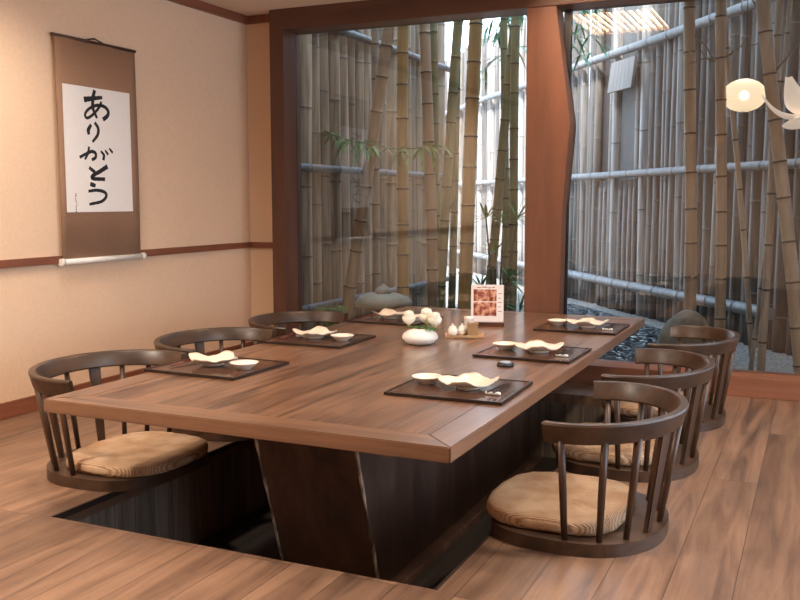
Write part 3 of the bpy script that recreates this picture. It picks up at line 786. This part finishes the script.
def culm_mesh(name, a, b, r, seed, gap=.27, n=10, mats=None, wob=.01, swell=1.0):
    rr = random.Random(seed); a, b = Vector(a), Vector(b); L = (b-a).length; d = (b-a)/L
    bm = bmesh.new(); pts, rad, mi = [], [], []
    ph = rr.uniform(0, 6); wv = Vector((math.cos(ph), math.sin(ph), 0))
    def P(s): return a+d*s+wv*wob*math.sin(s*1.7+ph)
    s = 0; nxt = rr.uniform(.08, gap)
    pts.append(P(0)); rad.append(r)
    while nxt < L-.06:
        for ds, k in ((-.035, 1.0), (-.011, 1.0), (-.006, 1.07), (.002, 1.10), (.007, 1.03), (.012, .985), (.035, .99)):
            pts.append(P(nxt+ds)); rad.append(r*(1+(k-1)*swell)*(1-.12*nxt/L))
        nxt += gap*rr.uniform(.85, 1.15)
    pts.append(P(L)); rad.append(r*.88)
    mi = []
    for i in range(len(pts)-1): mi.append(1 if (i % 7) in (3, 4) and i < len(pts)-2 else 0)
    tube(bm, pts, rad, n, mi)
    return bm
def leaf(bm, base, d, L, w, droop=.3):
    base = Vector(base); d = Vector(d).normalized(); s = d.cross(Vector((0, 0, 1)))
    s = s.normalized() if s.length > 1e-3 else Vector((1, 0, 0)); rows = []
    for i in range(5):
        f = i/4; p = base+d*L*f-Vector((0, 0, droop*L*f*f)); ww = w*.5*math.sin(PI*(.06+.9*f)**.75)
        rows.append([bm.verts.new(p-s*ww), bm.verts.new(p+Vector((0, 0, -ww*.3))), bm.verts.new(p+s*ww)])
    for i in range(4):
        for k in range(2): bm.faces.new((rows[i][k], rows[i][k+1], rows[i+1][k+1], rows[i+1][k])).smooth = True

GB = 'standing bamboo culms behind the glass'
def culm(bx, by, tx, ty, r, mat, label, seed, gap=.27, ztop=4.3, branches=()):
    t = thing('bamboo_culm', (bx, by, GZ), label, 'bamboo', GB)
    obj('stalk', culm_mesh('stalk', (0, 0, 0), (tx-bx, ty-by, ztop-GZ), r, seed, gap), [mat, M['node']], t)
    for h, dx, dy, dz in branches:
        f = (h-GZ)/(ztop-GZ); p = Vector((tx-bx, ty-by, ztop-GZ))*f; rr = random.Random(seed+int(h*10))
        bm = bmesh.new(); e = p+Vector((dx, dy, dz)); mid = p.lerp(e, .5)+Vector((0, 0, .04))
        tube(bm, [p, mid, e], [.008, .006, .003], 6)
        tube(bm, [mid, mid+Vector((dx*.3, -.06, .14))], [.004, .002], 5)
        obj('twig', bm, M['twig'], t)
    return t
cul = [
 ('A', -3.61, 6.72, -2.86, 6.72, .050, 'culm_brown', 'thick brown bamboo culm leaning strongly, its foot beside the stone lantern'),
 ('B', -3.141, 6.90, -3.108, 6.90, .050, 'culm_yellow', 'upright yellow bamboo culm just behind the leaf spray and stone lantern'),
 ('C', -2.84, 6.88, -2.99, 6.88, .046, 'culm_brown', 'upright tan bamboo culm next along from the yellow one, above the flower vase'),
 ('C2', -2.99, 7.30, -3.05, 7.30, .034, 'culm_olive', 'slim shaded bamboo culm tucked close behind the tan one'),
 ('D', -2.955, 7.20, -2.643, 7.20, .042, 'culm_olive', 'olive bamboo culm slanting across the shadows before the bright gap'),
 ('E2', -2.98, 7.62, -2.90, 7.60, .034, 'culm_olive', 'thin olive bamboo culm at the end of the brown fence'),
 ('E', -2.531, 6.70, -2.359, 6.70, .054, 'culm_yellow', 'thickest golden bamboo culm, rising behind the menu stand at the bright gap'),
 ('F', -2.417, 7.60, -2.387, 7.60, .039, 'culm_olive', 'greenish upright bamboo culm in the bright gap next to the window post'),
 ('G', -2.698, 7.70, -2.279, 7.70, .042, 'culm_olive', 'greenish bamboo culm slanting behind the palm fans in the bright gap'),
 ('G2', -2.60, 8.0, -2.65, 8.0, .034, 'culm_olive', 'dark upright bamboo culm behind the menu card and palm fans'),
 ('H', -.845, 7.00, -.965, 7.00, .044, 'culm_brown', 'straight brown bamboo culm rising behind the brown boulder'),
 ('I', -.624, 6.90, -.743, 6.90, .039, 'culm_brown', 'straight brown bamboo culm at the edge of the round paper lantern'),
 ('J', -.07, 6.55, -.650, 6.55, .046, 'culm_brown', 'leaning brown bamboo culm beside the white petal lamp'),
 ('K', -.336, 6.70, -.276, 6.70, .028, 'culm_grey', 'thin grey bamboo culm between the paper lantern and the leaning culm'),
 ('K1', -.409, 6.92, -.129, 6.92, .017, 'culm_grey', 'slender slanting bamboo cane crossing behind the leaning culm'),
 ('M', -.44, 7.5, -.92, 7.5, .022, 'culm_brown', 'thin brown bamboo cane leaning away below the round paper lantern'),
 ('N', -3.50, 7.15, -3.50, 7.15, .034, 'culm_grey', 'slim grey bamboo culm standing close against the brown fence'),
 ('Q', .10, 7.05, -.02, 7.05, .03, 'culm_grey', 'grey bamboo culm behind the white petal lamp'),
]
C_ = {}
for i, (k, bx, by, tx, ty, r, mt, lab) in enumerate(cul):
    br = {'H': [(2.35, .22, -.05, -.3)], 'I': [(2.1, -.22, -.05, .0), (2.12, .25, .0, .1)], 'J': [(1.95, .3, .05, .32), (2.3, -.2, 0, .25)], 'E': [(2.2, -.1, 0, .1)], 'D': [(.9, .1, .0, .25)]}.get(k, ())
    C_[k] = culm(bx, by, tx, ty, r, M[mt], lab, 20+i, .27 if r > .03 else .33, 4.3, br)
# leaf spray hanging from the yellow culm
bm = bmesh.new(); rr = random.Random(4); o0 = Vector((0, 0, 1.62))
br_pts = [Vector((-.56, -.32, .14)), Vector((-.3, -.30, .06)), Vector((0, -.06, .0)), Vector((.2, -.16, .0)), Vector((.42, -.14, .02))]
tube(bm, [o0+p for p in br_pts], .004, 5)
for k in range(64):
    f = rr.random(); idx = f*4; i = min(3, int(idx)); p = br_pts[i].lerp(br_pts[i+1], idx-i)
    leaf(bm, o0+p, (rr.uniform(-1, 1), rr.uniform(-.8, .3), rr.uniform(-.8, .3)), rr.uniform(.1, .18), .034, .4)
q = obj('leaf_spray', bm, M['leaf'], C_['B']); q['label'] = 'spray of green leaves on the yellow culm'
# leafy shoot mostly hidden by the post
t = thing('leafy_bamboo', (-2.42, 8.25, GZ), 'leafy green bamboo shoot drooping out behind the window post', 'bamboo')
obj('stalk', culm_mesh('stalk', (0, 0, 0), (0, 0, 4.2), .02, 77, .3), [M['culm_olive'], M['node']], t)
bm = bmesh.new(); rr = random.Random(9)
for k in range(16):
    z0 = rr.uniform(2.5, 3.7); a = rr.uniform(-.6, .5) if k % 3 else rr.uniform(2.6, 3.6); L = rr.uniform(.35, .7); dv = Vector((math.cos(a), math.sin(a)*.6, 0))
    pts = [Vector((0, 0, z0))+dv*L*f+Vector((0, 0, .12*f-.42*f*f)) for f in (0, .33, .66, 1)]
    tube(bm, pts, [.006, .005, .004, .002], 5)
    for j in range(17):
        f = rr.uniform(.2, 1); p = Vector((0, 0, z0))+dv*L*f+Vector((0, 0, .12*f-.42*f*f))
        leaf(bm, p, (rr.uniform(-1, 1), rr.uniform(-1, 1), rr.uniform(-1.2, .1)), rr.uniform(.1, .2), .026, .4)
obj('foliage', bm, M['leafteal'], t)
# fan palm in the bright gap
def fan(bm, c, d, R, n, rr, spread=2.6):
    d = Vector(d).normalized(); s = d.cross(Vector((0, 1, 0))).normalized()
    for k in range(n):
        a = -spread/2+spread*k/(n-1); leaf(bm, c, d*math.cos(a)+s*math.sin(a)+Vector((0, rr.uniform(-.25, .25), 0)), R*rr.uniform(.8, 1.1), .030, .22)
t = thing('fan_palm', (-2.42, 7.25, GZ), 'dark green fan palm with spiky leaves in the bright gap beside the post', 'palm')
rr = random.Random(12)
for i, (dx, dz, ux, R) in enumerate(((-.10, 1.06, -.4, .2), (.05, 1.02, .1, .2), (.17, 1.06, .8, .22), (-.02, .78, -.6, .18), (.12, .55, .7, .18), (-.14, .48, -.8, .2), (.02, .36, .3, .2), (.2, .3, .9, .2))):
    bm = bmesh.new(); tube(bm, [(dx*.2, 0, 0), (dx*.6, -.02, dz*.6), (dx, -.03, dz)], [.012, .009, .006], 6); st = obj('stem', bm, M['twig'], t)
    bm = bmesh.new(); fan(bm, (dx, -.03, dz), (ux, -.3, .7), R, 9, rr); obj('fan_leaf', bm, M['palm'], t)
# low ferns by the jamb
def fern(x, y, label, seed, R=.32):
    rr = random.Random(seed); bm = bmesh.new()
    for k in range(13):
        a = 2*PI*k/13+rr.uniform(-.2, .2)
        for j in range(8):
            f = (j+1)/8; p = Vector((math.cos(a)*R*f, math.sin(a)*R*f, .12+.34*math.sin(f*2.3)*.8))
            for s_ in (-1, 1): leaf(bm, p, (math.cos(a+s_*1.1), math.sin(a+s_*1.1), .1), .10*(1.1-f*.7), .022, .2)
        tube(bm, [(math.cos(a)*R*f, math.sin(a)*R*f, .26*math.sin(f*2.3)+.1*f) for f in (0, .3, .6, .9)], .004, 5)
    t = thing('fern', (x, y, GZ), label, 'fern', 'low ferns'); obj('fronds', bm, M['leaf'], t)
fern(-3.40, 6.15, 'low green fern outside the glass in the corner by the jamb', 5, .12)

# stone lantern
SL = thing('stone_lantern', (-3.07, 6.4, GZ), 'low grey stone lantern with a broad roof beyond the far tray', 'stone lantern')
bm = bmesh.new(); lathe(bm, [(0, 0), (.13, 0), (.13, .08), (.09, .1), (0, .1)], 16); obj('base', bm, M['stone'], SL)
bm = bmesh.new(); lathe(bm, [(.075, .09), (.08, .2), (.11, .3), (.11, .4), (0, .4)], 12); obj('fire_box', bm, M['stone'], SL)
bm = bmesh.new(); lathe(bm, [(0, .375), (.215, .385), (.225, .41), (.215, .435), (.19, .462), (.11, .488), (0, .49)], 28); obj('roof', bm, M['stonegreen'], SL)
bm = bmesh.new(); lathe(bm, [(.0, .48), (.062, .487), (.068, .505), (.05, .53), (.02, .55), (.012, .562), (0, .565)], 18); obj('finial', bm, M['stone'], SL)

def rock(name, loc, sx, sy, sz, seed, mat, label, cat='boulder', group=None):
    rr = random.Random(seed); bm = bmesh.new(); bmesh.ops.create_icosphere(bm, subdivisions=3, radius=1)
    ds = [(Vector((rr.uniform(-1, 1), rr.uniform(-1, 1), rr.uniform(-1, 1))).normalized(), rr.uniform(.75, .95)) for _ in range(7)]
    for v in bm.verts:
        for d, k in ds:
            h = v.co.dot(d)
            if h > k: v.co -= d*(h-k)*.8
        v.co = Vector((v.co.x*sx, v.co.y*sy, max(v.co.z, -.5)*sz+.5*sz))
    for f in bm.faces: f.smooth = True
    return tag(obj(name, bm, mat, None, loc), label, cat, group)
rock('boulder', (-.80, 6.50, GZ-.01), .21, .18, .315, 3, M['boulder'], 'rounded brown boulder at the pond edge below the straight culm')
GR = 'stones along the pond edge'
for i, (x, y, sx, sy, sz, lab) in enumerate((
    (-.42, 6.38, .17, .13, .07, 'flat grey stone past the boulder, in front of the thin grey culm'),
    (-.10, 6.28, .15, .12, .06, 'flat grey stone at the foot of the leaning culm'),
    (-.62, 6.2, .08, .07, .05, 'low grey stone before the brown boulder'),
    (.22, 6.4, .18, .14, .10, 'grey stone at the edge of the frame below the petal lamp'),
    (-.88, 7.35, .13, .14, .12, 'dark grey stone on the far pond edge behind the boulder'))):
    rock('garden_stone', (x, y, GZ-.01), sx, sy, sz, 30+i, M['stone'], lab, 'stone', GR)

# fences
def pole_variants(nm, n, H, r, gap, mat, seed):
    out = []
    for i in range(n):
        bm = culm_mesh('pole', (0, 0, 0), (0, 0, H), r, seed+i, gap, 10, wob=.004, swell=.45)
        me = bpy.data.meshes.new('pole'); bmesh.ops.recalc_face_normals(bm, faces=bm.faces); bm.to_mesh(me); bm.free()
        me.materials.append(mat); me.materials.append(M['fencenode']); out.append(me)
    return out
def fence(root, A, B, meshes, pitch, seed, limit, skip=(), dmax=1.0):
    rr = random.Random(seed); A, B = Vector(A), Vector(B); L = (B-A).length; d = (B-A)/L; nrm = Vector((-d.y, d.x, 0))
    s = 0; n = 0; rest = []
    while s < L:
        k = rr.uniform(.75, 1.25); w = pitch*k
        if not any(a <= s <= b for a, b in skip):
            p = A+d*(s+w/2)+nrm*rr.uniform(-.022, .022); me = rr.choice(meshes)
            tilt = (rr.uniform(-.008, .008), rr.uniform(-.008, .008), rr.uniform(0, 6.28))
            if n < limit:
                o = bpy.data.objects.new('pole', me); COL.objects.link(o); o.parent = root; o.location = p-root.location; o.rotation_euler = tilt; o.scale = (k*1.12, k*1.12, 1)
            else: rest.append((p, me, k, tilt))
            n += 1
        s += w
    if rest:
        bm = bmesh.new()
        for p, me, k, tilt in rest:
            b2 = bmesh.new(); b2.from_mesh(me)
            b2.transform(Matrix.Translation(p-root.location) @ Matrix.Diagonal((k*1.12, k*1.12, 1, 1)))
            tmp = bpy.data.meshes.new('tmp'); b2.to_mesh(tmp); b2.free(); bm.from_mesh(tmp); bpy.data.meshes.remove(tmp)
        o = obj('pole_row', bm, [meshes[0].materials[0], M['fencenode']], root); o['kind'] = 'stuff'
    return n
def rail(root, a, b, r, seed, mat='rail'):
    obj('rail', culm_mesh('rail', Vector(a)-root.location, Vector(b)-root.location, r, seed, .45, 10, wob=.015), [M[mat], M['node']], root)

FL = thing('bamboo_fence', (-3.72, 7.5, GZ), 'brown bamboo fence running back behind the leaning culms in the smaller pane', 'fence', 'bamboo fences round the garden')
pv = pole_variants('b', 6, 3.75, .072, .62, M['pole_brown'], 200)
fence(FL, (-3.77, 5.98, GZ), (-3.77, 9.15, GZ), pv, .155, 5, 100, skip=((.715, .735),))
for z, r in ((2.53, .035), (1.40, .032), (.3, .03)): rail(FL, (-3.655, 5.92, z), (-3.655, 9.3, z), r, int(z*10))

u = Vector((-.6, .8, 0)); P800 = Vector((-.14, 7.63, 0)); E0 = 2.0; s0 = P800-u*E0
FR = thing('bamboo_fence', (s0.x, s0.y, GZ), 'long grey weathered bamboo fence slanting away behind the pond and straight culms', 'fence', 'bamboo fences round the garden')
pv = pole_variants('g', 8, 3.75, .056, .75, M['pole_grey'], 300)
nn = Vector((.8, .6, 0))
fence(FR, s0+nn*.07+Vector((0, 0, GZ)), s0+u*(E0+10.9)+nn*.07+Vector((0, 0, GZ)), pv, .128, 6, 92, skip=((E0+2.72, E0+3.16), (E0+3.48, E0+3.65)))
for z, e, r in ((2.72, E0+10.7, .045), (1.425, E0+10.7, .04), (.25, E0+10.7, .05)):
    st = 0 if z > 1 else E0+.25
    rail(FR, s0+u*st-nn*.055+Vector((0, 0, z)), s0+u*e-nn*.055+Vector((0, 0, z)), r, int(z*10)+40)
# weather board let into the fence
ra = math.atan2(nn.y, nn.x)
for sc in (E0+2.78, E0+2.89, E0+3.01, E0+3.12, E0+3.52, E0+3.62):          # short poles below the boards
    o = bpy.data.objects.new('pole', rnd.choice(pv)); COL.objects.link(o); o.parent = FR; o.scale = (1, 1, .38)
    o.location = s0+u*sc+nn*.05+Vector((0, 0, GZ))-FR.location
def board(name, sc, w, z0, z1, off, tilt, mat, lab):
    c = s0+u*sc+nn*off+Vector((0, 0, z0))
    bm = bmesh.new(); box(bm, (-.015, -w/2, 0), (.015, w/2, z1-z0))
    q = obj(name, bm, mat, FR, c-FR.location, (0, tilt, ra)); q['label'] = lab
board('weather_board', E0+2.95, .56, 2.30, 2.62, -.10, .12, M['pole_grey'], 'tilted grey board under the upper rail')
board('inset_panel', E0+2.94, .62, 1.30, 3.68, .06, 0, M['insetpanel'], 'plain grey panel set between the poles')
board('slot_shade_sheet', E0+3.56, .75, 1.30, 3.68, .12, 0, M['slotshade'], 'dark sheet behind the poles standing in for a shadowy slot')  # added backing, coloured dark so the gap reads as a shaded slot

# eave over the glass that carries the hanging lamps
bm = bmesh.new(); box(bm, (-1.6, YF+.15, 3.05), (XR, 7.35, 3.12)); structure(obj('roof_eave', bm, M['facade']))
PL = thing('paper_lantern', (-.535, 7.02, 1.885), 'round cream paper lantern hung outside in place of its reflection in the pane', 'lantern')  # solid lantern standing in for one mirrored in the window pane
bm = bmesh.new(); prof = []
for i in range(25):
    a = -PI/2+PI*i/24; prof.append((max(.150*math.cos(a), .035 if i in (0, 24) else .0)+(.0015 if i % 2 else 0), .114*math.sin(a)))
lathe(bm, prof, 40); obj('paper_globe', bm, M['lantern'], PL)
bm = bmesh.new(); lathe(bm, [(0, -.035), (.024, -.024), (.034, 0), (.024, .024), (0, .035)], 16); obj('bulb', bm, M['lanternhot'], PL)
ld = bpy.data.lights.new('lantern_light', 'POINT'); ld.energy = .95; ld.color = (1, .93, .84); ld.shadow_soft_size = .05
lo = bpy.data.objects.new('lantern_light', ld); COL.objects.link(lo); lo.location = (-.535, 7.02, 1.95)
bm = bmesh.new(); tube(bm, [(0, 0, .12), (0, 0, 3.05-1.885)], .0035, 6); obj('cord', bm, M['cord'], PL)
PP = thing('petal_lamp', (-.088, 6.25, 1.665), 'white flower-shaped lamp with curled petals hung beside the leaning culm in place of a reflection', 'lamp')  # solid stand-in for a white lamp mirrored in the glass
PP.scale = (1.1, 1.1, 1.1)
def lamp_petal(a, tilt, L, w, curl, seed):
    bm = bmesh.new(); rows = []
    d = Vector((math.cos(a), math.sin(a), 0)); s = Vector((-math.sin(a), math.cos(a), 0))
    for i in range(11):
        f = i/10; ang = tilt+curl*f*f
        r = .03+L*f; z = L*f*math.sin(tilt)+curl*.17*f**3
        ww = w*(math.sin(PI*(.12+.8*f))**.8)*(1-.45*f)
        p = d*r*math.cos(tilt*.6)+Vector((0, 0, z))
        rows.append([bm.verts.new(p+s*ww*k+Vector((0, 0, -.25*ww*(1-k*k)))) for k in (-1, -.5, 0, .5, 1)])
    for i in range(10):
        for k in range(4): bm.faces.new((rows[i][k], rows[i][k+1], rows[i+1][k+1], rows[i+1][k])).smooth = True
    o = obj('petal', bm, M['petal_lamp'], PP); md = o.modifiers.new('thickness', 'SOLIDIFY'); md.thickness = .004
for i, (a, tl, L, w, cu) in enumerate(((PI+.1, -.05, .23, .105, .8), (PI-.9, -.55, .2, .105, .4), (PI+1.0, .6, .2, .105, .5), (0, -.1, .22, .105, .7), (.9, -.6, .2, .105, .4), (-1.0, .5, .2, .105, .5), (PI/2, .1, .2, .105, .6), (-PI/2, -.4, .2, .105, .5))): lamp_petal(a, tl, L, w, cu, i)
bm = bmesh.new(); lathe(bm, [(0, -.05), (.035, -.035), (.05, 0), (.035, .035), (0, .05)], 20); obj('heart', bm, M['petal_lamp'], PP)
bm = bmesh.new(); tube(bm, [(0, 0, .04), (0, 0, (3.05-1.665)/1.1)], .0035, 6); obj('cord', bm, M['cord'], PP)

# ------------------------------------------------------------------ light
w = bpy.data.worlds.new('world'); S.world = w; w.use_nodes = True
nt = w.node_tree; bg = nt.nodes['Background']
tc = N(nt, 'ShaderNodeTexCoord'); sp = N(nt, 'ShaderNodeSeparateXYZ'); nt.links.new(tc.outputs['Generated'], sp.inputs[0])
r = ramp(nt, sp.outputs['Z'], [(0, (204, 220, 236)), (1, (172, 204, 238))]); nt.links.new(r.outputs['Color'], bg.inputs['Color'])
bg.inputs['Strength'].default_value = 6.5

sd = bpy.data.lights.new('sun', 'SUN'); sd.energy = 15; sd.angle = .16; sd.color = (1, 1, 1)
so = bpy.data.objects.new('sun', sd); COL.objects.link(so); so.rotation_euler = (math.radians(46), 0, math.radians(-8)); so.location = (0, 0, 10)

def spot(name, loc, energy, col=(1, .88, .75), size=2.6, rad=.12, aim=None):
    ld = bpy.data.lights.new(name, 'SPOT'); ld.energy = energy; ld.color = col; ld.spot_size = size; ld.spot_blend = 1; ld.shadow_soft_size = rad
    o = bpy.data.objects.new(name, ld); COL.objects.link(o); o.location = loc
    if aim:
        d = Vector(aim)-Vector(loc); o.rotation_euler = d.to_track_quat('-Z', 'Y').to_euler()
    return o
spot('downlight', (-2.9, 1.4, 2.40), 300, size=3.12)
spot('downlight', (.5, 3.0, 2.40), 200, size=3.05)
spot('downlight', (-3.25, 3.3, 2.44), 90)
spot('downlight', (-2.0, 2.6, 2.44), 70)
spot('downlight', (-1.0, .2, 2.44), 50)

# ------------------------------------------------------------------ camera
cam = bpy.data.cameras.new('camera'); cam.sensor_width = 36; cam.lens = 917/800*36; cam.clip_start = .05
co = bpy.data.objects.new('camera', cam); COL.objects.link(co)
co.location = (0, 0, 1.15); co.rotation_euler = (math.radians(90-6.2236), 0, math.radians(24.5833))
S.camera = co
S.view_settings.view_transform = 'Standard'; S.view_settings.look = 'None'; S.view_settings.gamma = 1
S.view_settings.use_curve_mapping = False; S.view_settings.exposure = 0.0
S.cycles.max_bounces = 10; S.cycles.transparent_max_bounces = 12
S.cycles.sample_clamp_indirect = 8
S.cycles.use_denoising = True
